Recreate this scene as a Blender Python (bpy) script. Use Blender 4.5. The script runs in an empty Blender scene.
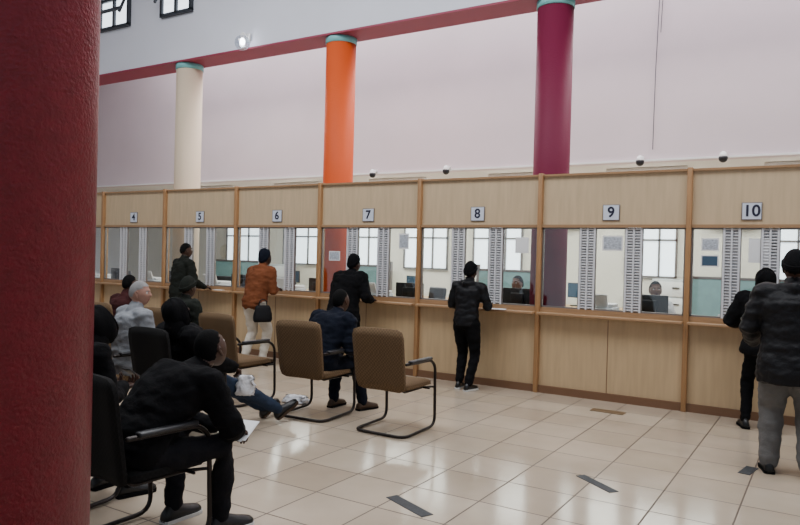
import bpy, bmesh, math, random
import numpy as np
from mathutils import Vector, Matrix, noise
random.seed(7)
scene=bpy.context.scene
V=Vector
# ---------------------------------------------------------------- materials
def mat(name,col,rough=.6,metal=0,bump=0,bscale=40,var=0,vscale=6,stretch=None,emis=0,spec=.5):
    m=bpy.data.materials.new(name); m.use_nodes=True
    nt=m.node_tree; b=nt.nodes['Principled BSDF']
    b.inputs['Base Color'].default_value=(*col,1); b.inputs['Roughness'].default_value=rough
    b.inputs['Metallic'].default_value=metal; b.inputs['Specular IOR Level'].default_value=spec
    if emis:
        b.inputs['Emission Color'].default_value=(*col,1); b.inputs['Emission Strength'].default_value=emis
    if bump or var:
        tc=nt.nodes.new('ShaderNodeTexCoord'); mp=nt.nodes.new('ShaderNodeMapping')
        nt.links.new(tc.outputs['Object'],mp.inputs['Vector'])
        if stretch: mp.inputs['Scale'].default_value=stretch
    if var:
        n=nt.nodes.new('ShaderNodeTexNoise'); n.inputs['Scale'].default_value=vscale; n.inputs['Detail'].default_value=5
        nt.links.new(mp.outputs[0],n.inputs['Vector'])
        r=nt.nodes.new('ShaderNodeValToRGB')
        r.color_ramp.elements[0].position=.3; r.color_ramp.elements[1].position=.7
        r.color_ramp.elements[0].color=(*[c*(1-var) for c in col],1)
        r.color_ramp.elements[1].color=(*[min(1,c*(1+var)) for c in col],1)
        nt.links.new(n.outputs['Fac'],r.inputs['Fac']); nt.links.new(r.outputs[0],b.inputs['Base Color'])
    if bump:
        n=nt.nodes.new('ShaderNodeTexNoise'); n.inputs['Scale'].default_value=bscale; n.inputs['Detail'].default_value=3
        nt.links.new(mp.outputs[0],n.inputs['Vector'])
        bp=nt.nodes.new('ShaderNodeBump'); bp.inputs['Strength'].default_value=bump; bp.inputs['Distance'].default_value=.01
        nt.links.new(n.outputs['Fac'],bp.inputs['Height']); nt.links.new(bp.outputs[0],b.inputs['Normal'])
    return m
def floor_mat():
    m=bpy.data.materials.new('floor_tiles'); m.use_nodes=True
    nt=m.node_tree; b=nt.nodes['Principled BSDF']
    tc=nt.nodes.new('ShaderNodeTexCoord')
    br=nt.nodes.new('ShaderNodeTexBrick'); br.offset=0; br.squash=1
    br.inputs['Scale'].default_value=1; br.inputs['Brick Width'].default_value=.5; br.inputs['Row Height'].default_value=.5
    br.inputs['Mortar Size'].default_value=.006; br.inputs['Mortar Smooth'].default_value=.1
    br.inputs['Color1'].default_value=(.54,.45,.345,1); br.inputs['Color2'].default_value=(.46,.375,.28,1)
    br.inputs['Mortar'].default_value=(.12,.085,.06,1)
    nt.links.new(tc.outputs['Object'],br.inputs['Vector'])
    n=nt.nodes.new('ShaderNodeTexNoise'); n.inputs['Scale'].default_value=1.3; n.inputs['Detail'].default_value=6
    nt.links.new(tc.outputs['Object'],n.inputs['Vector'])
    mx=nt.nodes.new('ShaderNodeMixRGB'); mx.blend_type='MULTIPLY'; mx.inputs[0].default_value=.5
    rp=nt.nodes.new('ShaderNodeValToRGB'); rp.color_ramp.elements[0].position=.3; rp.color_ramp.elements[0].color=(.65,.62,.58,1)
    rp.color_ramp.elements[1].position=.65
    nt.links.new(n.outputs['Fac'],rp.inputs['Fac']); nt.links.new(br.outputs['Color'],mx.inputs[1]); nt.links.new(rp.outputs[0],mx.inputs[2])
    nt.links.new(mx.outputs[0],b.inputs['Base Color'])
    mr=nt.nodes.new('ShaderNodeMapRange'); mr.inputs['To Min'].default_value=.08; mr.inputs['To Max'].default_value=.2
    nt.links.new(n.outputs['Fac'],mr.inputs['Value'])
    ad=nt.nodes.new('ShaderNodeMath'); ad.operation='MULTIPLY_ADD'; ad.inputs[1].default_value=.5
    nt.links.new(br.outputs['Fac'],ad.inputs[0]); nt.links.new(mr.outputs[0],ad.inputs[2]); nt.links.new(ad.outputs[0],b.inputs['Roughness'])
    bp=nt.nodes.new('ShaderNodeBump'); bp.invert=True; bp.inputs['Strength'].default_value=.3; bp.inputs['Distance'].default_value=.003
    nt.links.new(br.outputs['Fac'],bp.inputs['Height']); nt.links.new(bp.outputs[0],b.inputs['Normal'])
    return m
def glass_mat(name,tint=(.93,.97,.96),refl=.10):
    m=bpy.data.materials.new(name); m.use_nodes=True; nt=m.node_tree
    nt.nodes.remove(nt.nodes['Principled BSDF']); out=nt.nodes['Material Output']
    t=nt.nodes.new('ShaderNodeBsdfTransparent'); t.inputs[0].default_value=(*tint,1)
    g=nt.nodes.new('ShaderNodeBsdfGlossy'); g.inputs['Roughness'].default_value=.03
    mx=nt.nodes.new('ShaderNodeMixShader'); mx.inputs[0].default_value=refl
    nt.links.new(t.outputs[0],mx.inputs[1]); nt.links.new(g.outputs[0],mx.inputs[2]); nt.links.new(mx.outputs[0],out.inputs[0])
    return m
def chair_fabric(name,c1,c2):
    m=bpy.data.materials.new(name); m.use_nodes=True; nt=m.node_tree; b=nt.nodes['Principled BSDF']
    tc=nt.nodes.new('ShaderNodeTexCoord'); ck=nt.nodes.new('ShaderNodeTexChecker'); ck.inputs['Scale'].default_value=60
    ck.inputs[1].default_value=(*c1,1); ck.inputs[2].default_value=(*c2,1)
    nt.links.new(tc.outputs['Object'],ck.inputs[0]); nt.links.new(ck.outputs[0],b.inputs['Base Color'])
    b.inputs['Roughness'].default_value=.9; b.inputs['Specular IOR Level'].default_value=.15
    return m

M_wood=mat('maple_laminate',(.54,.405,.25),.42,var=.08,vscale=3,stretch=(6,6,.6))
M_wood2=mat('maple_laminate_lower',(.50,.355,.20),.42,var=.08,vscale=3,stretch=(6,6,.6))
M_post=mat('timber_post',(.34,.18,.075),.4,var=.15,vscale=5,stretch=(8,8,.6))
M_sill=mat('timber_sill',(.34,.20,.10),.35,var=.12,vscale=5,stretch=(.6,8,8))
M_base=mat('dark_skirting',(.16,.08,.04),.5)
M_white=mat('white_paint',(.74,.755,.83),.8,bump=.1,bscale=12,var=.03,vscale=1)
M_pink=mat('pale_pink_paint',(.66,.565,.585),.85,bump=.1,bscale=10,var=.05,vscale=.6)
M_maroon=mat('maroon_paint',(.28,.03,.065),.55)
M_red=mat('dark_red_textured_paint',(.20,.007,.022),.34,bump=.8,bscale=70,var=.12,vscale=20)
M_purple=mat('plum_paint',(.15,.006,.036),.6,bump=.2,bscale=50,spec=.3)
M_orange=mat('orange_paint',(.64,.085,.012),.6,bump=.2,bscale=50,spec=.3)
M_cream=mat('cream_paint',(.70,.57,.42),.6,bump=.2,bscale=50,spec=.3)
M_teal=mat('teal_paint',(.18,.50,.50),.5)
M_floor=floor_mat()
M_glass=glass_mat('window_glass')
M_frame=mat('aluminium_frame',(.22,.20,.19),.4,metal=.6)
M_darkfr=mat('dark_steel_frame',(.03,.035,.045),.45)
M_louv=mat('louvre_white',(.66,.66,.68),.5)
M_louvd=mat('louvre_gap_grey',(.12,.12,.13),.7)
M_offwall=mat('office_cream_wall',(.72,.69,.61),.85,var=.05,vscale=1)
M_offceil=mat('office_ceiling',(.75,.74,.70),.9)
M_pane=mat('daylight_glow_pane',(.85,.92,1),.4,emis=2.4)  # emission on the pane stands in for daylight outside
M_tube=mat('fluorescent_tube',(1,.98,.93),.4,emis=12)
M_metalw=mat('white_enamel',(.75,.75,.74),.4)
M_black=mat('black_plastic',(.010,.010,.012),.4)
M_grey=mat('grey_plastic',(.50,.52,.53),.45)
M_screen=mat('screen_glass',(.05,.09,.14),.15)
M_teal2=mat('teal_screen_fabric',(.20,.36,.36),.8,var=.1)
M_paper=mat('paper',(.80,.80,.80),.7)
M_paperprint=mat('printed_notice',(.42,.45,.50),.6,var=.45,vscale=30,stretch=(1,1,3))
M_ink=mat('ink_black',(.01,.01,.03),.5)
M_signb=mat('sign_plate',(.62,.66,.75),.4)
M_desk=mat('office_desk',(.40,.26,.14),.5,var=.1)
M_steel=mat('chair_steel_tube',(.025,.02,.018),.32,metal=.7)
M_fab=chair_fabric('chair_taupe_fabric',(.150,.096,.052),(.105,.066,.036))
M_fabb=chair_fabric('chair_black_fabric',(.008,.0075,.0075),(.005,.005,.005))
M_tape=mat('black_floor_tape',(.025,.03,.035),.6,var=.3,vscale=40)
M_cover=mat('brass_floor_cover',(.20,.13,.07),.4,metal=.4)

# ---------------------------------------------------------------- mesh builder
def frame_of(d):
    d=d.normalized(); a=V((0,0,1)) if abs(d.z)<.9 else V((0,1,0))
    x=a.cross(d).normalized(); y=d.cross(x); return x,y
class MB:
    def __init__(s): s.v=[];s.f=[];s.m=[];s.sm=[];s.mats=[]
    def mi(s,m):
        if m not in s.mats: s.mats.append(m)
        return s.mats.index(m)
    def add(s,vs,fs,m,smooth=True):
        o=len(s.v); s.v+= [tuple(p) for p in vs]; i=s.mi(m)
        for f in fs: s.f.append(tuple(a+o for a in f)); s.m.append(i); s.sm.append(smooth)
    def box(s,c,sz,m,R=None,bev=0,seg=2):
        c=V(c)
        if bev:
            bm=bmesh.new(); bmesh.ops.create_cube(bm,size=1)
            for v in bm.verts: v.co=V((v.co.x*sz[0],v.co.y*sz[1],v.co.z*sz[2]))
            bmesh.ops.bevel(bm,geom=bm.edges[:],offset=bev,segments=seg,affect='EDGES',profile=.5)
            vs=[v.co.copy() for v in bm.verts]; fs=[[v.index for v in f.verts] for f in bm.faces]; bm.free()
        else:
            h=[q/2 for q in sz]
            vs=[V((x*h[0],y*h[1],z*h[2])) for x in(-1,1) for y in(-1,1) for z in(-1,1)]
            fs=[(0,1,3,2),(4,6,7,5),(0,4,5,1),(2,3,7,6),(0,2,6,4),(1,5,7,3)]
        if R is not None: vs=[R@v for v in vs]
        s.add([v+c for v in vs],fs,m,smooth=bool(bev))
    def loft(s,rings,m,cap=True,closed=False):
        n=len(rings[0]); vs=[p for r in rings for p in r]; fs=[]
        K=len(rings)
        for i in range(K if closed else K-1):
            a=i*n;b=((i+1)%K)*n
            for j in range(n):
                k=(j+1)%n; fs.append((a+j,a+k,b+k,b+j))
        if cap and not closed:
            fs.append(tuple(reversed(range(n)))); fs.append(tuple(range((K-1)*n,K*n)))
        s.add(vs,fs,m)
    def tube(s,pts,r,m,seg=10,closed=False,round_=True):
        pts=[V(p) for p in pts]; n=len(pts)
        rs=list(r) if isinstance(r,(list,tuple)) else [r]*n
        tg=[]
        for i in range(n):
            if closed: t=pts[(i+1)%n]-pts[i-1]
            else: t=pts[min(i+1,n-1)]-pts[max(i-1,0)]
            tg.append(t.normalized())
        x,y=frame_of(tg[0]); rings=[]
        def ring(c,x,y,q): return [c+(x*math.cos(2*math.pi*j/seg)+y*math.sin(2*math.pi*j/seg))*q for j in range(seg)]
        if round_ and not closed:
            for a in(75,40): q=math.radians(a); rings.append(ring(pts[0]-tg[0]*rs[0]*math.sin(q),x,y,rs[0]*math.cos(q)))
        for i in range(n):
            x=(x-tg[i]*x.dot(tg[i])).normalized(); y=tg[i].cross(x)
            rings.append(ring(pts[i],x,y,rs[i]))
        if round_ and not closed:
            for a in(40,75): q=math.radians(a); rings.append(ring(pts[-1]+tg[-1]*rs[-1]*math.sin(q),x,y,rs[-1]*math.cos(q)))
        s.loft(rings,m,closed=closed)
    def ell(s,c,r,m,R=None,nu=16,nv=10):
        c=V(c); vs=[];fs=[]
        for i in range(nv+1):
            t=math.pi*i/nv
            for j in range(nu):
                p=2*math.pi*j/nu; q=V((r[0]*math.sin(t)*math.cos(p),r[1]*math.sin(t)*math.sin(p),r[2]*math.cos(t)))
                if R is not None: q=R@q
                vs.append(c+q)
        for i in range(nv):
            for j in range(nu):
                k=(j+1)%nu; fs.append((i*nu+j,(i+1)*nu+j,(i+1)*nu+k,i*nu+k))
        s.add(vs,fs,m)
    def mesh(s,name='m'):
        me=bpy.data.meshes.new(name); me.from_pydata(s.v,[],s.f)
        for m in s.mats: me.materials.append(m)
        me.polygons.foreach_set('material_index',s.m); me.polygons.foreach_set('use_smooth',s.sm); me.update(); return me
    def build(s,name,loc=(0,0,0),rz=0,parent=None):
        ob=bpy.data.objects.new(name,s.mesh(name)); scene.collection.objects.link(ob)
        ob.location=loc; ob.rotation_euler=(0,0,math.radians(rz))
        if parent: ob.parent=parent
        return ob
def empty(name,loc=(0,0,0)):
    e=bpy.data.objects.new(name,None); scene.collection.objects.link(e); e.location=loc; return e
def fillet(pts,r,n=5):
    pts=[V(p) for p in pts]; out=[pts[0]]
    for i in range(1,len(pts)-1):
        a=(pts[i-1]-pts[i]); b=(pts[i+1]-pts[i]); q=min(r,a.length*.49,b.length*.49)
        p0=pts[i]+a.normalized()*q; p1=pts[i]+b.normalized()*q
        for k in range(n+1):
            t=k/n; out.append(p0*(1-t)**2+pts[i]*2*t*(1-t)+p1*t*t)
    out.append(pts[-1]); return out

# ---------------------------------------------------------------- camera
yaw=math.radians(31.8); pitch=math.radians(-.57); roll=math.radians(1.5)
fw=V((-math.sin(yaw)*math.cos(pitch),math.cos(yaw)*math.cos(pitch),math.sin(pitch)))
rt=V((math.cos(yaw),math.sin(yaw),0)); up=rt.cross(fw)
rt2=rt*math.cos(roll)+up*math.sin(roll); up2=up*math.cos(roll)-rt*math.sin(roll)
cd=bpy.data.cameras.new('camera'); cam=bpy.data.objects.new('camera',cd); scene.collection.objects.link(cam)
Mx=Matrix((rt2,up2,-fw)).transposed().to_4x4(); Mx.translation=V((0,-8.32,1.65)); cam.matrix_world=Mx
cd.lens=31.5; cd.sensor_width=36; cd.clip_start=.05
scene.camera=cam

# ---------------------------------------------------------------- room shell
XL,XR=-20,6
def slab(name,x0,x1,y0,y1,z0,z1,m):
    b=MB(); b.box(((x0+x1)/2,(y0+y1)/2,(z0+z1)/2),(x1-x0,y1-y0,z1-z0),m); return b.build(name)
slab('floor',XL,XR,-14,7,-.1,0,M_floor)
slab('ceiling',XL,XR,-14,7,7.6,7.7,M_white)
slab('wall_left',XL-.2,XL,-14,7,0,7.6,M_white)
slab('wall_right',XR,XR+.2,-5,7,0,7.6,M_white)
slab('wall_upper_front',XL,XR,.30,.80,5.07,7.6,M_white)
slab('trim_soffit',XL,XR,.295,.805,5.04,5.07,M_maroon)
slab('wall_upper_back',XL,XR,3.0,3.2,3.22,7.6,M_pink)
slab('office_ceiling',XL,XR,3.2,6.6,3.22,3.3,M_offceil)
slab('wall_office_back',XL,XR,6.6,6.8,0,3.3,M_offwall)
def column(name,x,y,r,m,top=5.04):
    b=MB(); n=48
    def rg(z,r): return [V((r*math.cos(2*math.pi*j/n),r*math.sin(2*math.pi*j/n),z)) for j in range(n)]
    b.loft([rg(0,r),rg(top-.10,r)],m)
    b.loft([rg(top-.10,r*1.0),rg(top-.095,r*1.05),rg(top-.01,r*1.05),rg(top,r*1.0)],M_teal)
    b.loft([rg(0,r*1.04),rg(.1,r*1.04),rg(.11,r)],m)
    return b.build(name,(x,y,0))
column('plum_column',-3.2,.56,.236,M_purple)
column('orange_column',-6.70,.56,.236,M_orange)
column('cream_column',-10.16,.56,.236,M_cream)
column('dark_red_column',-2.56,-6.84,.24,M_red,7.6)
for k,(xa,xb) in enumerate(((-12.4,-11.55),(-10.6,-9.83))):
    b=MB(); z0,z1=5.92,7.1; y=.27; xc=(xa+xb)/2
    b.box((xc,.29,(z0+z1)/2),(xb-xa,.02,z1-z0),M_pane)
    for x in(xa,xb,xc): b.box((x,y,(z0+z1)/2),(.06,.07,z1-z0),M_darkfr)
    for z in(z0,z1,z0+.55): b.box((xc,y,z),(xb-xa+.06,.07,.06),M_darkfr)
    R=Matrix.Rotation(math.radians(-22),3,'X')
    b.box((xc,.12,z0+.28),(xb-xa-.04,.04,.06),M_darkfr,R)
    for x in(xa+.03,xb-.03): b.box((x,.17,z0+.42),(.04,.04,.5),M_darkfr,R)
    b.build('window_%d'%(k+1))

# ---------------------------------------------------------------- counter
posts=[-1.38-1.73*i for i in range(0,9)]
posts=[-.14+1.24,-.14]+posts
cnt=empty('service_counter')
bp,bl,bu,bs,bg,bv,bf=MB(),MB(),MB(),MB(),MB(),MB(),MB()
for x in posts: bp.box((x,.0,1.355),(.055,.13,2.71),M_post,bev=.006)
for i in range(len(posts)-1):
    xb,xa=posts[i],posts[i+1]; w=xb-xa; xc=(xa+xb)/2
    bu.box((xc,.02,2.375),(w-.05,.05,.61),M_wood)
    bs.box((xc,.0,2.06),(w-.05,.085,.035),M_sill)
    bs.box((xc,.0,2.685),(w-.05,.075,.025),M_sill)
    bl.box((xc,.02,.52),(w-.05,.05,.88),M_wood2)
    bl.box((xc,-.007,.52),(.006,.006,.86),M_base)
    bl.box((xc,-.0,.045),(w-.05,.07,.09),M_base)
    bs.box((xc,.03,.985),(w-.05,.36,.032),M_sill,bev=.006)
    bs.box((xc,-.0,1.03),(w-.05,.06,.06),M_sill)
    f0,f1=(.51,.68) if w>1.5 else (.36,.51)
    g0,g1=(w-f1,w-f0)
    for a,c in((f0,f1),(g0,g1)):
        xm=xa+(a+c)/2; ww=c-a
        for q in(-1,1): bv.box((xm+q*ww/2,0,1.55),(.022,.05,.98),M_louv)
        bv.box((xm,0,1.55),(.018,.052,.98),M_louv)
        bv.box((xm,.018,1.55),(ww,.006,.98),M_louvd)
        for k in range(30): bv.box((xm,-.004,1.085+k*.0325),(ww-.02,.03,.013),M_louv,Matrix.Rotation(.5,3,'X'))
    for a,c in((.03,f0),(f1,g0),(g1,w-.03)):
        xm=xa+(a+c)/2; ww=c-a
        bg.box((xm,.0,1.55),(ww,.006,.98),M_glass)
        for q in(-1,1): bf.box((xm+q*(ww/2-.009),0,1.55),(.018,.035,.98),M_frame)
        for z in(1.068,2.034): bf.box((xm,0,z),(ww,.035,.018),M_frame)
for b,n in((bp,'posts'),(bl,'lower_panels'),(bu,'header_panels'),(bs,'sill_and_rails'),(bg,'glass_panes'),(bv,'louvres'),(bf,'pane_frames')):
    b.build(n,parent=cnt)
def text_mesh(body,size):
    cu=bpy.data.curves.new('t','FONT'); cu.body=body; cu.size=size; cu.extrude=.002; cu.align_x='CENTER'; cu.align_y='CENTER'; cu.offset=.0035
    ob=bpy.data.objects.new('t',cu); scene.collection.objects.link(ob)
    dg=bpy.context.evaluated_depsgraph_get(); me=bpy.data.meshes.new_from_object(ob.evaluated_get(dg))
    vs=[v.co.copy() for v in me.vertices]; fs=[tuple(p.vertices) for p in me.polygons]
    bpy.data.objects.remove(ob); bpy.data.meshes.remove(me); return vs,fs
nums={-.76:'10'}
for k in range(7): nums[-1.38-1.73*(k+.5)]=str(9-k)
for x,t in nums.items():
    b=MB(); b.box((0,0,0),(.2,.014,.19),M_frame,bev=.003); b.box((0,-.006,0),(.18,.008,.17),M_signb)
    vs,fs=text_mesh(t,.17); b.add([V((v.x,-.012-v.z,v.y)) for v in vs],fs,M_ink,False)
    b.build('window_number_sign',(x,-.012,2.22))
def notice(x,z,w,h,m=M_paperprint):
    b=MB(); b.box((0,0,0),(w,.003,h),M_paper); b.box((0,-.002,.0),(w*.86,.002,h*.8),m); b.build('paper_notice',(x,-.008,z))
notice(-2.22,1.86,.24,.18); notice(-1.16,1.86,.18,.14); notice(-1.16,1.68,.18,.13,M_screen); notice(-5.1,1.85,.16,.22); notice(-6.3,1.62,.2,.14)
notice(-.68,1.8,.2,.26,M_paper); notice(-3.35,1.82,.18,.2,M_paper)

# ---------------------------------------------------------------- office interior
def monitor(x,y,z,rz):
    b=MB(); b.box((0,0,.30),(.46,.03,.29),M_black,bev=.008); b.box((0,.017,.30),(.43,.004,.26),M_screen)
    b.box((0,-.03,.30),(.2,.04,.16),M_black,bev=.01); b.tube([(0,-.02,.02),(0,-.025,.25)],.02,M_black)
    b.box((0,0,.008),(.22,.18,.016),M_black,bev=.005); b.build('computer_monitor',(x,y,z),rz)
def printer(x,y,z,rz):
    b=MB(); b.box((0,0,.13),(.42,.38,.26),M_grey,bev=.02); b.box((0,-.03,.28),(.38,.3,.05),M_metalw,bev=.015)
    b.box((0,-.2,.10),(.32,.06,.03),M_black); b.box((0,.16,.33),(.28,.02,.2),M_paper,Matrix.Rotation(-.35,3,'X')); b.box((.14,-.18,.25),(.1,.03,.03),M_teal2)
    b.build('desktop_printer',(x,y,z),rz)
def officechair(x,y,rz):
    b=MB(); b.box((0,0,.47),(.48,.46,.08),M_black,bev=.03); b.box((0,-.24,.85),(.44,.07,.55),M_black,Matrix.Rotation(.12,3,'X'),bev=.03)
    b.tube([(0,-.22,.48),(0,-.27,.7)],.02,M_black); b.tube([(0,0,.1),(0,0,.45)],.025,M_grey)
    for k in range(5):
        a=k*2*math.pi/5; p=V((.28*math.cos(a),.28*math.sin(a),.07)); b.tube([(0,0,.11),p],.016,M_black); b.ell(p-V((0,0,.035)),(.03,.03,.03),M_black)
    b.build('office_swivel_chair',(x,y,0),rz)
def desk(name,x,y,w,d,h):
    b=MB(); b.box((0,0,h-.015),(w,d,.03),M_desk,bev=.004)
    for q in(-1,1): b.box((q*(w/2-.03),0,(h-.03)/2),(.03,d-.06,h-.03),M_desk)
    b.box((0,-d/2+.05,h*.6),(w-.1,.02,h*.5),M_desk); b.build(name,(x,y,0))
rr=random.Random(3)
for i in range(8):
    xc=-2.245-1.73*i
    desk('clerk_desk',xc,.62,1.16,.72,.80)
    monitor(xc+.32,.66,.802,rr.uniform(-18,18)); printer(xc-.30,.68,.802,180+rr.uniform(-8,8))
    if i not in(0,1,3): officechair(xc+rr.uniform(-.2,.3),1.7+rr.uniform(0,.4),180+rr.uniform(-50,50))
desk('clerk_desk',-.62,.62,1.1,.72,.80); monitor(-.38,.66,.802,12); printer(-.92,.75,.802,175)
for x in(-1.2,-5.0,-8.6,-12.2):
    b=MB(); b.box((0,0,.75),(1.6,.05,1.3),M_teal2,bev=.01)
    for q in(-.8,.8): b.box((q,0,.76),(.05,.07,1.52),M_frame)
    b.box((0,0,1.42),(1.6,.07,.04),M_frame); b.build('office_partition_screen',(x,3.9,0))
for x in(-2.6,-6.4,-9.9,-13):
    b=MB(); b.box((0,0,.66),(.9,.45,1.32),M_grey,bev=.01)
    for k in range(4): b.box((0,-.23,.17+k*.32),(.84,.02,.29),M_metalw,bev=.005); b.box((0,-.25,.2+k*.32),(.14,.02,.02),M_black)
    b.build('filing_cabinet',(x,6.3,0))
for x in(-3.9,-7.6,-11):
    desk('office_desk',x,5.0,1.5,.75,.76); monitor(x-.3,5.0,.765,160)
for x in(-1.7,-4.9):
    b=MB(); b.box((0,0,0),(.9,.22,.3),M_metalw,bev=.04); b.box((0,-.1,-.1),(.8,.04,.04),M_grey); b.build('air_conditioner',(x,6.46,2.5))
k=3
for x,ww in((-.4,1.0),(-3.2,1.0),(-6.6,1.2),(-8.5,1.2),(-10.4,1.3),(-12.4,1.3),(-14.6,1.3)):
    b=MB(); b.box((0,0,0),(ww,.02,1.2),M_pane)
    for q in(-.5,-.17,.17,.5): b.box((q*ww,-.02,0),(.04,.05,1.2),M_frame)
    for q in(-.6,.15,.6): b.box((0,-.02,q),(ww+.04,.05,.04),M_frame)
    b.build('window_%d'%k,(x,6.58,1.95)); k+=1
def fluo(x,y,z,rz=0):
    b=MB(); b.box((0,0,.05),(1.3,.16,.05),M_metalw,bev=.01)
    for q in(-.045,.045): b.tube([(-.6,q,.008),(.6,q,.008)],.014,M_tube)
    for q in(-.62,.62): b.box((q,0,.01),(.03,.14,.05),M_metalw)
    b.build('fluorescent_light',(x,y,z),rz)
for x in(-.3,-2.7,-4.9,-7.6,-10.2,-12.8):
    fluo(x,3.75,3.14); fluo(x-.9,5.4,3.14)
for x in(-6.0,-1.42,-2.6,-7.6):
    b=MB(); b.box((0,.03,.0),(.07,.06,.05),M_metalw,bev=.01); b.tube([(0,0,-.01),(0,-.05,-.04)],.012,M_metalw)
    b.ell((0,-.07,-.075),(.065,.065,.065),M_black); b.tube([(0,-.07,-.045),(0,-.07,-.03)],[.062,.058],M_metalw)
    b.build('dome_security_camera',(x,2.92,3.27))
b=MB(); b.box((-7,2.985,3.235),(25.8,.025,.03),M_metalw); b.build('trim_bulkhead')
b=MB(); b.tube([(-2.42,2.97,7.5),(-2.40,2.965,5.9),(-2.43,2.96,4.6),(-2.44,2.96,3.4)],.006,M_darkfr); b.tube([(-2.36,2.97,7.5),(-2.34,2.965,6.2),(-2.37,2.96,5.2)],.005,M_darkfr)
b.build('hanging_cable')
b=MB(); b.box((0,.13,.02),(.1,.03,.14),M_metalw,bev=.01); b.tube(fillet([(0,.13,.03),(0,.02,.08),(0,0,.03)],.05),.014,M_metalw)
b.tube([(0,0,.04),(0,0,.0)],.035,M_metalw); b.ell((0,0,-.10),(.125,.125,.125),glass_mat('globe_glass',(.85,.89,.95),.35),nu=24,nv=16)
b.ell((0,0,-.08),(.045,.045,.06),mat('lamp_bulb',(1,1,1),.3,emis=20))
b.build('globe_wall_lamp',(-8.42,.13,5.20))

# ---------------------------------------------------------------- floor marks
def tape(p,q,w):
    p=V((*p,0));q=V((*q,0)); L=(q-p).length
    b=MB(); b.box((0,0,.002),(L,w,.003),M_tape); b.build('floor_tape_mark',((p+q)/2),math.degrees(math.atan2(q.y-p.y,q.x-p.x)))
tape((-2.53,-4.27),(-2.15,-4.44),.09); tape((-1.61,-3.02),(-1.29,-3.26),.08); tape((-.56,-2.2),(-.52,-1.95),.09)
b=MB(); b.box((0,0,.004),(.36,.14,.006),M_cover,bev=.002); b.build('floor_access_cover',(-2.06,-.6,0))

# ---------------------------------------------------------------- chairs
def chair(x,y,rz=0,fab=M_fab):
    b=MB(); W=.275
    half=[(W-.01,-.27,.67),(W,.17,.665),(W,.25,.60),(W,.27,.03),(W,-.29,.016)]
    path=half+[(-p[0],p[1],p[2]) for p in reversed(half)]
    b.tube(fillet(path,.10),.0145,M_steel,seg=10)
    for q in(-1,1):
        b.tube(fillet([(q*.2,.15,.40),(q*.2,-.22,.40),(q*.2,-.31,.80)],.06),.011,M_steel,seg=8)
        b.tube([(q*.272,.266,.40),(q*.2,.15,.40)],.010,M_steel,seg=8)
        b.box((q*(W),-.03,.684),(.055,.38,.03),M_black,bev=.012)
    for yy in(.15,-.15): b.tube([(-.272 if yy>0 else -.2,yy,.40),(.272 if yy>0 else .2,yy,.40)],.010,M_steel,seg=8)
    def cushion(w,d,h,fn):
        bm=bmesh.new(); bmesh.ops.create_cube(bm,size=1)
        bmesh.ops.subdivide_edges(bm,edges=bm.edges[:],cuts=7,use_grid_fill=True)
        vs=[]
        for v in bm.verts:
            u,t,s=v.co.x*2,v.co.y*2,v.co.z*2
            e=max(0,(1-abs(u)**6))*max(0,(1-abs(t)**6))
            k=1/max(1,(abs(u)**9+abs(t)**9)**(1/9))
            vs.append(fn(V((u*k*w/2,t*k*d/2,s*h/2*(.45+.55*e**.5)))))
        fs=[[v.index for v in f.verts] for f in bm.faces]; bm.free(); b.add(vs,fs,fab)
    cushion(.52,.50,.085,lambda p:V((p.x,p.y-.0,p.z+.45-.012*math.cos(p.x*6)-(.02 if p.y>.2 else 0)*(p.y-.2)*10)))
    def back(p):
        t=p.y; y=-.275-.16*t+ .05*math.cos(p.x*5)-.05 - p.z
        return V((p.x*(1+.08*t),y,.695+t))
    cushion(.54,.58,.06,back)
    return b.build('waiting_room_chair',(x,y,0),rz)
chair(-3.50,-2.68); chair(-4.46,-2.66,2); chair(-5.55,-2.67,-3); chair(-6.55,-2.67); chair(-7.6,-2.67)
chair(-4.86,-4.08,-4,M_fabb); chair(-5.78,-4.02)
chair(-3.3,-5.72,-3,M_fabb); chair(-4.20,-5.66,2,M_fabb)

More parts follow.
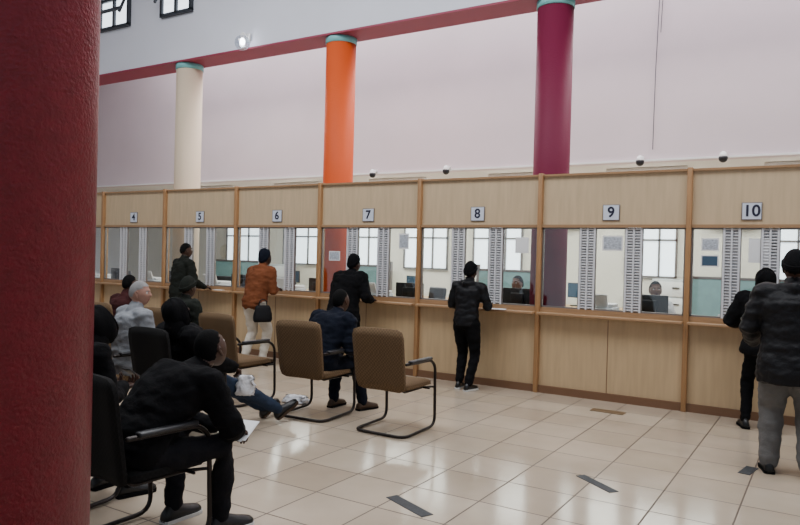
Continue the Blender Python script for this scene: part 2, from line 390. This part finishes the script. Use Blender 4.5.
# ---------------------------------------------------------------- people
def ik(a,t,l1,l2,hint):
    d=t-a; L=d.length
    if L>(l1+l2)*.995: t=a+d*((l1+l2)*.995/L); d=t-a; L=d.length
    if L<abs(l1-l2)+.02: L=abs(l1-l2)+.02
    x=(l1*l1-l2*l2+L*L)/(2*L); h=math.sqrt(max(0,l1*l1-x*x)); dn=d.normalized()
    hp=(hint-dn*hint.dot(dn)).normalized()
    return a+dn*x+hp*h, t
def rot(yaw_,pitch_,roll_=0):
    return (Matrix.Rotation(math.radians(yaw_),3,'Z')@Matrix.Rotation(math.radians(-pitch_),3,'X')@Matrix.Rotation(math.radians(roll_),3,'Y'))
M_eyew=mat('eye_white',(.6,.58,.55),.3); M_iris=mat('eye_iris',(.02,.01,.008),.2)
def head(mb,c,R,s,skin,lip,hair,style,hat,hatm,beard):
    nu,nv=56,44; vs=[]; P=[]
    for i in range(nv+1):
        t=math.pi*i/nv
        for j in range(nu):
            p=2*math.pi*j/nu; nx,ny,nz=math.sin(t)*math.cos(p),math.sin(t)*math.sin(p),math.cos(t)
            x,y,z=.076*nx,.098*ny,.118*nz
            if nz<0:
                q=(-nz)**1.4; x*=1-.12*q
                if ny<0: y*=1-.50*q
                else: y*=1+.02*q
                if nz<-.8: x*=1.05
            if ny>.3: y*=.965
            if ny>0:
                g=lambda a,b_: math.exp(-(a/b_)**2)
                nose= max(0,min(1,(.022-z)/.05)) if z>-.028 else max(0,1-(-.028-z)/.010)
                y+=.022*g(x,.011+.004*nose)*nose
                y-=.010*g(abs(x)-.031,.015)*g(z-.006,.012)
                y+=.005*g(z-.028,.009)*g(x,.05)
                y+=.006*g(x,.024)*g(z+.060,.011); y-=.004*g(x,.024)*g(z+.060,.0025)
                y+=.007*g(x,.022)*g(z+.098,.014)
                x+=.003*math.copysign(1,x)*g(abs(x)-.055,.02)*g(z+.01,.02)
            P.append(V((x,y,z)))
    def ishair(q):
        if style=='bald': return False
        return q.z>.062-max(0,-q.y)*1.2 -(.02 if abs(q.x)>.055 else 0) and not(q.y>.03 and q.z<.05) and q.z>-.07
    def isbeard(q): return beard and q.y>.0 and q.z<-.045+ (.02 if abs(q.x)>.045 else 0) and not(abs(q.x)<.018 and -.068<q.z<-.052)
    th={'short':.006,'afro':.02,'bald':0,'long':.012}[style]
    for q in P:
        if ishair(q) and hat is None: q=q*(1+th/.1)
        vs.append(c+R@(q*s))
    groups={}
    for i in range(nv):
        for j in range(nu):
            k=(j+1)%nu; f=(i*nu+j,(i+1)*nu+j,(i+1)*nu+k,i*nu+k)
            q=(P[f[0]]+P[f[2]])/2
            m=hair if ishair(q) or isbeard(q) else (lip if (abs(q.x)<.022 and abs(q.z+.060)<.009 and q.y>.05) else skin)
            if q.y>.06 and abs(abs(q.x)-.031)<.014 and abs(q.z-.024)<.0035: m=hair
            groups.setdefault(m,[]).append(f)
    o=len(mb.v); mb.v+=[tuple(v) for v in vs]
    for m,fl in groups.items():
        i=mb.mi(m)
        for f in fl: mb.f.append(tuple(a+o for a in f)); mb.m.append(i); mb.sm.append(True)
    for q in(-1,1):
        mb.ell(c+R@(V((q*.031,.074,.004))*s),(.013*s,.011*s,.011*s),M_eyew,R,12,8)
        mb.ell(c+R@(V((q*.031,.083,.004))*s),(.006*s,.004*s,.006*s),M_iris,R,8,6)
        RE=R@Matrix.Rotation(q*.35,3,'Z')
        if hat!='hood':
            mb.tube([c+R@(V((q*.075,-.004,-.034))*s),c+R@(V((q*.080,-.012,-.008))*s),c+R@(V((q*.084,-.018,.018))*s),c+R@(V((q*.080,.0,.026))*s),c+R@(V((q*.075,.006,.008))*s)],[.007*s,.008*s,.0065*s,.006*s,.006*s],skin,8)
            mb.ell(c+R@(V((q*.077,-.006,-.004))*s),(.005*s,.014*s,.024*s),skin,RE,8,6)
    if hat=='beanie':
        rings=[]
        for a in range(0,9):
            t=math.radians(8+a*10.5); r_=math.sin(t)
            rings.append([c+R@(V((.088*r_*math.cos(p),.110*r_*math.sin(p)-.004,.140*math.cos(t)+.012+.024*r_*math.sin(p)))*s) for p in [2*math.pi*j/28 for j in range(28)]])
        mb.loft(rings,hatm)
        rim=[c+R@(V((.086*math.cos(p),.108*math.sin(p)-.004,.022+.030*math.sin(p)))*s) for p in [2*math.pi*j/28 for j in range(28)]]
        for dz in(0,.014,.026):
            mb.tube([q_+R@V((0,0,dz*s)) for q_ in rim],.010*s,hatm,8,closed=True)
    if hat=='hood':
        nu2,nv2=32,24; vv=[];ff=[]
        for i in range(nv2+1):
            t=math.pi*i/nv2
            for j in range(nu2):
                p=2*math.pi*j/nu2; d=V((math.sin(t)*math.cos(p),math.sin(t)*math.sin(p),math.cos(t)))
                q=V((.104*d.x,.122*d.y-.008,.136*d.z+.006))
                if d.z<0: q.z*=1.12; q.x*=1+.15*-d.z
                if d.y<-.2 and d.z>.2: q.y-=.015*d.z
                q+=d*.006*math.sin(6*p+3*t); vv.append((q,d))
        for i in range(nv2):
            for j in range(nu2):
                k=(j+1)%nu2; f=(i*nu2+j,(i+1)*nu2+j,(i+1)*nu2+k,i*nu2+k)
                dd=(vv[f[0]][1]+vv[f[2]][1])/2
                if dd.y>.62 and dd.z>-.85: continue
                ff.append(f)
        mb.add([c+R@(q*s) for q,_ in vv],ff,hatm)
        rim=[]
        for j in range(24):
            p=2*math.pi*j/24; rim.append(c+R@(V((.081*math.cos(p),.068,.106*math.sin(p)+.002))*s))
        mb.tube(rim,.010*s,hatm,8,closed=True)
def hand(mb,w,d,n,right,curl,skin,s):
    d=d.normalized(); n=(n-d*n.dot(d)).normalized(); t=d.cross(n) if right else -d.cross(n)
    rings=[]
    for u,a,h in((-.03,.026,.021),(0,.027,.019),(.025,.036,.019),(.055,.041,.016),(.085,.040,.013),(.092,.034,.009)):
        cc=w+d*u*s+n*(.004*s if u>.02 else 0)
        rings.append([cc+(t*math.cos(p)*a+n*math.sin(p)*h)*s for p in [2*math.pi*j/12 for j in range(12)]])
    mb.loft(rings,skin)
    for k,(o,L) in enumerate(((.030,.072),(.010,.080),(-.011,.074),(-.030,.058))):
        p=w+(d*(.078-abs(o)*.12)+t*o)*s; pts=[p]; ang=curl*.5+k*.05
        for q,fr in enumerate((.45,.32,.25)):
            ang+=curl*(.55 if q else .3); di=d*math.cos(ang)+n*math.sin(ang)+t*o*1.5
            p=p+di.normalized()*L*fr*s; pts.append(p)
        mb.tube(pts,[.0095*s,.009*s,.008*s,.0065*s],skin,8)
    p=w+(d*.022+t*.022)*s; q=p+(t*.55+d*.75+n*.25).normalized()*.045*s; r_=q+(t*.15+d*.85+n*(.3+curl*.4)).normalized()*.032*s
    mb.tube([p,q,r_],[.014*s,.011*s,.0085*s],skin,8)
def shoe(mb,a,d,s,m,sole):
    d=d.normalized(); side=d.cross(V((0,0,1))).normalized(); u=side.cross(d).normalized()
    if u.z<0: u=-u
    rings=[];sr0=[]
    for x,w,h in((-.072,.018,.035),(-.066,.032,.062),(-.03,.037,.10),(.01,.038,.105),(.05,.040,.082),(.10,.046,.062),(.15,.048,.05),(.185,.040,.040),(.203,.02,.026)):
        cc=a+(d*x-u*.066)*s; r=[]
        for j in range(14):
            p=2*math.pi*j/14; r.append(cc+(side*math.cos(p)*w+u*max(0,math.sin(p))**.8*h)*s)
        rings.append(r)
        ww=w*1.1+.002; sr0.append((cc+side*ww*s,cc-side*ww*s))
    mb.loft(rings,m)
    vs=[];K=len(sr0)
    for l,r in sr0: vs+=[l+u*.008*s,r+u*.008*s,r-u*.014*s,l-u*.014*s]
    fs=[]
    for i in range(K-1):
        for j in range(4): k=(j+1)%4; fs.append((i*4+j,i*4+k,(i+1)*4+k,(i+1)*4+j))
    fs+= [(3,2,1,0),tuple((K-1)*4+j for j in range(4))]
    mb.add(vs,fs,sole,False)
_cm={}
def cloth(name,c,r=.9,b=.35,sp=.12):
    if name not in _cm: _cm[name]=mat(name,c,r,bump=b,bscale=60,var=.15,vscale=8,spec=sp)
    return _cm[name]
def skinm(name,c): return cloth(name,c,.5,.05,.35)
SK_D=skinm('skin_deep_brown',(.060,.028,.018)); SK_B=skinm('skin_brown',(.12,.06,.038)); SK_L=skinm('skin_tan',(.34,.18,.13))
LIP_D=skinm('lip_brown',(.07,.025,.022)); LIP_L=skinm('lip_tan',(.33,.13,.11))
HB=cloth('hair_black',(.004,.004,.004)); HG=cloth('hair_grey',(.26,.255,.25))
BK=cloth('black_cloth',(.0035,.0035,.0042)); BK2=cloth('black_nylon',(.0045,.0045,.0058),.55,.35,.2); NV=cloth('navy_cloth',(.006,.008,.015))
DK=cloth('charcoal_cloth',(.008,.008,.010)); OL=cloth('olive_cloth',(.013,.015,.012)); RU=cloth('rust_cloth',(.16,.052,.022))
CR=cloth('cream_cloth',(.58,.53,.45)); GS=cloth('grey_knit',(.21,.22,.235)); GT=cloth('grey_trouser_cloth',(.12,.115,.11)); JN=cloth('denim_cloth',(.026,.038,.065))
KH=cloth('khaki_cloth',(.09,.08,.055)); SHB=cloth('black_shoe',(.008,.008,.008),.35,.05,.4); SHW=cloth('white_sole',(.55,.55,.53),.5,.05); SHBr=cloth('brown_shoe',(.045,.024,.012),.4,.05,.4)
MR=cloth('maroon_cloth',(.04,.012,.012)); PL=cloth('plastic_white',(.7,.7,.72),.35,.3,.4); BLS=cloth('blue_shirt',(.20,.28,.42)); WHS=cloth('white_shirt',(.6,.6,.6))

def person(name,x,y,rz=0,H=1.72,ph=None,lean=5,hp=10,hy=0,nl=None,side=0,LH=None,RH=None,LF=None,RF=None,
           bulk=1,lb=1,top=BK,bot=BK,skin=SK_D,lip=LIP_D,hair=HB,style='short',hat=None,hatm=None,shoe_m=SHB,sole=BK,
           coat=0,curl=.5,beard=False,hooddown=False,lift=(0,0),stripe=False,kneeout=.1):
    s=H/1.72; ph=(ph if ph else .93*s); P=V((0,0,ph))
    def d(a):
        a=math.radians(a); q=V((math.sin(math.radians(side)),math.sin(a),math.cos(a))); return q.normalized()
    W=P+d(.6*lean)*.20*s; C=W+d(lean)*.18*s; N=C+d(lean*1.15)*.14*s
    if nl is None: nl=lean*.7
    HC=N+d(nl)*.155*s+V((0,.015*s,0))
    rg=V((1,0,0)); mb=MB(); caps=[]
    def er(c,dr,rx,ry):
        f=dr.cross(rg).normalized()
        return [c+rg*math.cos(p)*rx*s+f*math.sin(p)*ry*s for p in [2*math.pi*j/20 for j in range(20)]]
    B=bulk; d0,d1,d2=d(.6*lean),d(lean),d(lean*1.15)
    mb.loft([er(P-d0*.12*s,d0,.10,.08),er(P-d0*.09*s,d0,.15*B,.115*B),er(P,d0,.170*B,.128*B),er(W-d0*.03*s,d0,.156*B,.120*B),er(W+d1*.08*s,d1,.168*B,.124*B),er(C,d1,.184*B,.128*B),
             er(C+d2*.06*s,d2,.184*B,.118*B),er(N-d2*.03*s,d2,.14,.088),er(N+d2*.01*s,d2,.07,.065)],BK)
    caps+= [(P+d0*.0,C,.15*B*s,.15*B*s,0),(C,N-d2*.02*s,.15*B*s,.09*s,0),(P-d0*.12*s,P-d0*.05*s,.13*s,.15*s,1)]
    if coat:
        ce=P-V((0,0,coat)); zz=V((0,0,1))
        mb.loft([er(P,zz,.172*B,.135*B),er(P-V((0,0,coat*.5)),zz,.185*B,.150*B),er(ce,zz,.18*B,.15*B)],BK)
        caps.append((P,ce,.18*B*s,.18*B*s,0))
    mb.tube([N-d2*.03*s,HC-V((0,0,.03*s))],[.062*s,.054*s],BK,12); caps.append((N+d2*.035*s,HC,.056*s,.054*s,2))
    mb.tube([N-d2*.05*s,N+d2*.03*s],[.10*s,.076*s],BK,12); caps.append((N-d2*.05*s,N+d2*.025*s,.10*s,.076*s,0))
    if hooddown:
        mb.tube([N+V((-.09,-.05,.0))*s,N+V((0,-.10,-.01))*s,N+V((.09,-.05,.0))*s],[.045*s,.065*s,.045*s],BK,10); caps.append((N+V((-.09,-.06,0))*s,N+V((.09,-.06,0))*s,.06*s,.06*s,0))
    ends=[]
    for R_,T in((1,RH),(-1,LH)):
        S=N-d2*.055*s+rg*R_*(.188+.05*(B-1))*s
        if T is None: T={'w':V((R_*.25,.05,ph-.03*s))}
        wt=V(T['w']); hint=V(T.get('h',(R_*.6,-.6,-.5)))
        E,Wr=ik(S,wt,.29*s,.255*s,hint)
        b1=1+(B-1)*.9
        mb.tube([C+d2*.08*s+rg*R_*.07*s,S],[.085*s,.074*b1*s],BK,12)
        mb.tube([S,S.lerp(E,.5),E,E.lerp(Wr,.35),Wr],[.070*b1*s,.064*b1*s,.055*b1*s,.053*b1*s,.041*b1*s],BK,12)
        caps+= [(S,E,.068*b1*s,.055*b1*s,0),(E,Wr,.055*b1*s,.041*b1*s,0),(C+d2*.08*s,S,.08*s,.07*s,0)]
        hd=V(T['d']) if 'd' in T else (Wr-E); ends.append(('h',Wr,hd,V(T.get('n',(0,0,-1))),R_>0,T.get('c',curl)))
    for R_,T,lf in((1,RF,lift[1]),(-1,LF,lift[0])):
        hj=P+V((R_*.092*s,0,-.035*s)); at=V(T) if T else V((R_*.10,0,.08))
        K,A=ik(hj,at,.435*s,.425*s,V((R_*kneeout,1,.35)))
        mb.tube([hj,hj.lerp(K,.4),K,K.lerp(A,.3),A+(K-A).normalized()*.02],[.098*lb*s,.088*lb*s,.068*lb*s,.064*lb*s,.052*lb*s],BK,14)
        caps+= [(hj,K,.095*lb*s,.066*lb*s,1),(K,A,.066*lb*s,.052*lb*s,1)]
        ends.append(('f',A,V((R_*.15,math.cos(lf),math.sin(lf)))))
    me=mb.mesh(); ob=bpy.data.objects.new('tmp',me); scene.collection.objects.link(ob)
    md=ob.modifiers.new('r','REMESH'); md.mode='VOXEL'; md.voxel_size=.012
    sm=ob.modifiers.new('s','SMOOTH'); sm.factor=.5; sm.iterations=5
    dg=bpy.context.evaluated_depsgraph_get(); me2=bpy.data.meshes.new_from_object(ob.evaluated_get(dg))
    nV=len(me2.vertices); co=np.empty(nV*3,dtype=np.float32); me2.vertices.foreach_get('co',co); co=co.reshape(-1,3)
    no=np.empty(nV*3,dtype=np.float32); me2.vertices.foreach_get('normal',no); no=no.reshape(-1,3)
    fs=[tuple(p.vertices) for p in me2.polygons]
    bpy.data.objects.remove(ob); bpy.data.meshes.remove(me); bpy.data.meshes.remove(me2)
    def label(pts):
        best=np.full(len(pts),1e9); lab=np.zeros(len(pts),int)
        for p0,p1,r0,r1,l in caps:
            p0=np.array(p0);dd=np.array(p1)-p0; L=max(1e-9,dd@dd); t=np.clip(((pts-p0)@dd)/L,0,1)
            q=np.linalg.norm(pts-(p0+t[:,None]*dd),axis=1)-(r0+(r1-r0)*t)
            u=q<best; best[u]=q[u]; lab[u]=l
        return lab
    lv=label(co); seed=V((x*3.1,y*2.7,1.3))
    cen=np.array([co[list(f)].mean(0) for f in fs]); lf_=label(cen)
    if coat: lf_[(lf_==0)&(cen[:,2]<ph-coat-.012)]=1
    if stripe:
        fn=np.array([no[list(f)].mean(0) for f in fs]); lf_[(lf_==1)&(fn[:,0]<-.965)&(cen[:,2]<ph-.1)]=3
    for i in range(nV):
        if lv[i]==2: continue
        p=V(co[i].tolist())
        q=noise.noise(V((p.x*9,p.y*9,p.z*16))+seed)*.013+noise.noise(V((p.x*20,p.y*20,p.z*32))+seed)*.007
        co[i]+=no[i]*q*(1.0 if lv[i]==0 else .8)
    out=MB(); ms=[top,bot,skin,WHS]
    for m in ms[:3]+([WHS] if stripe else []): out.mi(m)
    out.v=[tuple(c.tolist()) for c in co]; out.f=list(fs); out.m=[out.mi(ms[l]) for l in lf_]; out.sm=[True]*len(fs)
    head(out,HC,rot(hy,-hp),s,skin,lip,hair,style,hat,hatm or BK,beard)
    if hat=='hood':
        out.tube([N-d2*.02*s,HC-V((0,.01,.07))*s],[.11*s,.094*s],hatm,16)
    for e in ends:
        if e[0]=='h': hand(out,e[1],e[2],e[3],e[4],e[5],skin,s)
        else: shoe(out,e[1],e[2],s,shoe_m,sole)
    return out.build(name,(x,y,0),rz)

# --- standing at the counter
person('woman_standing',-3.9,-.42,0,1.58,lean=9,hp=22,LH={'w':(-.13,.26,1.03),'h':(-.5,-.5,-.8),'d':(.3,1,0)},RH={'w':(.14,.28,1.03),'h':(.6,-.5,-.8),'d':(-.3,1,0)},
       LF=(-.07,-.02,.075),RF=(.10,-.10,.075),top=BK2,bot=BK,hat='beanie',hatm=BK,sole=SHW,bulk=1.08,lb=1.1,hooddown=True,stripe=True)
person('man_in_dark_coat',-5.72,-.55,-8,1.66,lean=20,hp=25,LH={'w':(-.18,.34,1.03),'h':(-.6,-.5,-.8),'d':(.2,1,0)},RH={'w':(.2,.34,1.03),'h':(.6,-.5,-.8),'d':(-.2,1,0)},
       top=BK,bot=DK,bulk=1.5,coat=.24,hat='beanie',hatm=BK,hooddown=True)
person('man_in_rust_jacket',-7.22,-.70,-5,1.70,lean=18,hp=35,LH={'w':(-.08,.30,1.10),'h':(-.5,-.5,-.8),'d':(.3,1,.1)},RH={'w':(.10,.32,1.10),'h':(.5,-.5,-.8),'d':(-.2,1,.1)},
       LF=(-.10,-.1,.08),RF=(.10,.08,.08),top=RU,bot=CR,lb=1.15,bulk=1.28,hat='beanie',hatm=NV,hooddown=True,shoe_m=SHBr)
person('man_in_olive_jacket',-9.04,-.52,-15,1.76,lean=8,hp=8,hy=-10,LH={'w':(-.2,.34,1.03),'d':(.1,1,0)},RH={'w':(.2,.32,1.05),'d':(-.1,1,0)},top=OL,bot=KH,bulk=1.25)
person('man_in_grey_trousers',-.26,-2.02,4,1.75,lean=6,hp=6,LH={'w':(-.28,.26,1.02),'h':(-.5,-.7,-.8),'d':(.3,1,.2)},RH={'w':(.28,.1,.9)},top=BK2,bot=GT,lb=1.4,bulk=1.38,coat=.22,hat='beanie',hatm=BK,
       LF=(-.14,.02,.08),RF=(.13,-.04,.08),hooddown=True)
person('man_leaning_on_counter',-.56,-.46,10,1.62,lean=16,hp=20,LH={'w':(-.24,.36,1.03),'d':(.2,1,0)},RH={'w':(.16,.36,1.03)},LF=(-.16,.02,.08),RF=(.1,-.12,.08),top=BK,bot=BK,bulk=1.35,coat=.12,hat='hood',hatm=BK)
# --- seated
person('man_in_navy_jacket',-4.44,-2.70,-6,1.76,ph=.545,lean=32,hp=18,nl=22,LH={'w':(-.12,.36,.66),'d':(.5,1,-.2)},RH={'w':(.12,.36,.66),'d':(-.5,1,-.2)},
       LF=(-.16,.42,.08),RF=(.17,.52,.08),top=NV,bot=NV,bulk=1.32,lb=1.1,shoe_m=SHBr)
person('grey_haired_man',-5.70,-4.04,-12,1.74,ph=.545,lean=12,hp=4,hy=-45,LH={'w':(-.10,.34,.66),'d':(.6,1,-.2)},RH={'w':(.12,.32,.66),'d':(-.6,1,-.2)},
       LF=(-.14,.46,.08),RF=(.15,.5,.08),top=GS,bot=DK,skin=SK_L,lip=LIP_L,hair=HG,bulk=1.3)
person('person_in_hooded_jacket',-4.84,-3.88,-8,1.70,ph=.52,lean=-38,nl=4,hp=28,hy=-10,LH={'w':(-.08,.12,.68),'d':(.8,.6,-.1)},RH={'w':(.27,.14,.62),'d':(.1,1,-.6),'c':1.2},
       LF=(-.02,.80,.09),RF=(.20,.84,.09),lift=(.5,.6),top=BK,bot=JN,bulk=1.45,lb=1.1,hat='hood',hatm=BK,shoe_m=SHB,sole=SHBr)
person('man_in_black_jacket',-3.26,-5.80,-8,1.80,ph=.545,lean=50,nl=38,hp=35,hy=10,LH={'w':(-.06,.56,.56),'h':(-.8,-.2,-.5),'d':(.3,1,-.3),'c':.9},RH={'w':(.10,.60,.56),'h':(.8,-.2,-.5),'d':(-.3,1,-.3),'c':.9},
       LF=(-.17,.36,.08),RF=(.17,.46,.08),top=BK,bot=DK,bulk=1.3,lb=1.0,style='short',kneeout=.35,sole=SHW,hooddown=True)
person('person_with_phone',-4.13,-5.74,-4,1.70,ph=.545,lean=26,nl=35,hp=35,LH={'w':(-.06,.40,.72),'d':(.3,1,.1),'c':.9,'n':(0,.2,1)},RH={'w':(.10,.42,.72),'d':(-.2,1,.1),'c':.9,'n':(0,.2,1)},
       LF=(-.14,.42,.08),RF=(.14,.44,.08),top=BK,bot=BK,bulk=1.3,hat='hood',hatm=BK)
person('seated_man_in_olive',-6.55,-2.72,-3,1.70,ph=.545,lean=16,hp=12,LH={'w':(-.10,.34,.66),'d':(.6,1,-.2)},RH={'w':(.12,.32,.66),'d':(-.6,1,-.2)},LF=(-.14,.46,.08),RF=(.15,.5,.08),top=OL,bot=DK,bulk=1.25,hat='beanie',hatm=OL)
person('seated_man_in_maroon',-7.6,-2.72,-3,1.70,ph=.545,lean=14,hp=12,LH={'w':(-.10,.34,.66),'d':(.6,1,-.2)},RH={'w':(.12,.32,.66),'d':(-.6,1,-.2)},LF=(-.14,.46,.08),RF=(.15,.5,.08),top=MR,bot=DK,bulk=1.2)
for (cx,cy,tp,cr) in((-2.1,1.75,WHS,20),(-4.05,1.8,BLS,-15),(-7.4,1.8,WHS,10)):
    officechair(cx,cy,180+cr)
    person('seated_clerk',cx,cy-.02,180+cr,1.66,ph=.62,lean=12,hp=14,LH={'w':(-.14,.38,.84),'d':(.2,1,0)},RH={'w':(.14,.38,.84),'d':(-.2,1,0)},LF=(-.13,.36,.09),RF=(.13,.38,.09),top=tp,bot=DK,skin=SK_B,style='afro')
# ---------------------------------------------------------------- held things
b=MB(); b.box((0,0,0),(.13,.19,.002),M_paper,rot(0,-25)); b.box((.01,.01,.004),(.13,.19,.002),M_paper,rot(6,-25)); b.build('paper_sheets',(-3.12,-5.12,.53),8)
b=MB(); b.box((0,0,0),(.085,.16,.009),M_black,rot(0,35),bev=.003); b.box((0,-.003,.005),(.076,.145,.003),mat('phone_screen_lit',(.6,.65,.7),.2,emis=1.2),rot(0,35)); b.build('mobile_phone',(-4.06,-5.20,.79))
def bag(name,loc,w,h,d_,m,rz=0,handles=True,crumple=.012):
    b=MB(); rings=[]
    for k in range(9):
        t=k/8; ww=w/2*(1-.25*t**2)*(1 if 0<k<8 else .85); dd=d_/2*(1-.7*t**1.5)*(1 if k>0 else .8)
        rings.append([V((math.copysign(abs(math.cos(p))**.6,math.cos(p))*ww+noise.noise(V((p*2,t*5,1)))*crumple,math.copysign(abs(math.sin(p))**.8,math.sin(p))*dd+noise.noise(V((p*3,t*6,7)))*crumple,t*h)) for p in [2*math.pi*j/24 for j in range(24)]])
    b.loft(rings,m)
    if handles:
        for q in(-.01,.01): b.tube(fillet([(-w*.22,q,h*.96),(-w*.16,q,h*1.35),(w*.16,q,h*1.35),(w*.22,q,h*.96)],.05),.006,m,8)
    b.build(name,loc,rz)
bag('black_handbag',(-6.98,-.78,.64),.28,.24,.12,BK2,60)
bag('white_plastic_bag',(-4.54,-3.62,.34),.17,.18,.11,PL,40,False,crumple=.04)
bag('white_shopping_bag',(-5.0,-2.35,0),.30,.08,.22,PL,10,False,crumple=.05)
b=MB(); b.box((0,0,0),(.2,.28,.004),M_paper); b.build('document_folder',(-3.62,-.06,1.005),15)
b=MB(); b.box((0,0,0),(.2,.12,.004),M_paper); b.build('document_folder',(-8.62,-.06,1.005),5)

# ---------------------------------------------------------------- light
w=bpy.data.worlds.new('world'); scene.world=w; w.use_nodes=True
w.node_tree.nodes['Background'].inputs[0].default_value=(.78,.87,1,1); w.node_tree.nodes['Background'].inputs[1].default_value=.5
def area(name,loc,sx,sy,e,col=(1,1,1),rotv=(0,0,0)):
    l=bpy.data.lights.new(name,'AREA'); l.shape='RECTANGLE'; l.size=sx; l.size_y=sy; l.energy=e; l.color=col
    o=bpy.data.objects.new(name,l); scene.collection.objects.link(o); o.location=loc; o.rotation_euler=rotv
area('hall_fill_1',(-6,-4,7.5),8,3,580,(.93,.96,1))  # added fill lamp below the closed ceiling, no roof opening here
area('hall_fill_2',(1,-3,7.5),4,3,300,(.93,.96,1))  # second added fill for the hall, out of view
area('atrium_fill',(-5,1.9,7.5),17,1.6,500,(.99,.97,1))  # unseen fill lamp added to brighten the pink wall, no real opening
area('office_light_1',(-3,4.6,3.1),5,2,240,(1,.98,.93))
area('office_light_2',(-9,4.6,3.1),6,2,270,(1,.98,.93))
area('counter_light',(-6,1.6,4.9),14,.5,150,(1,.98,.94))
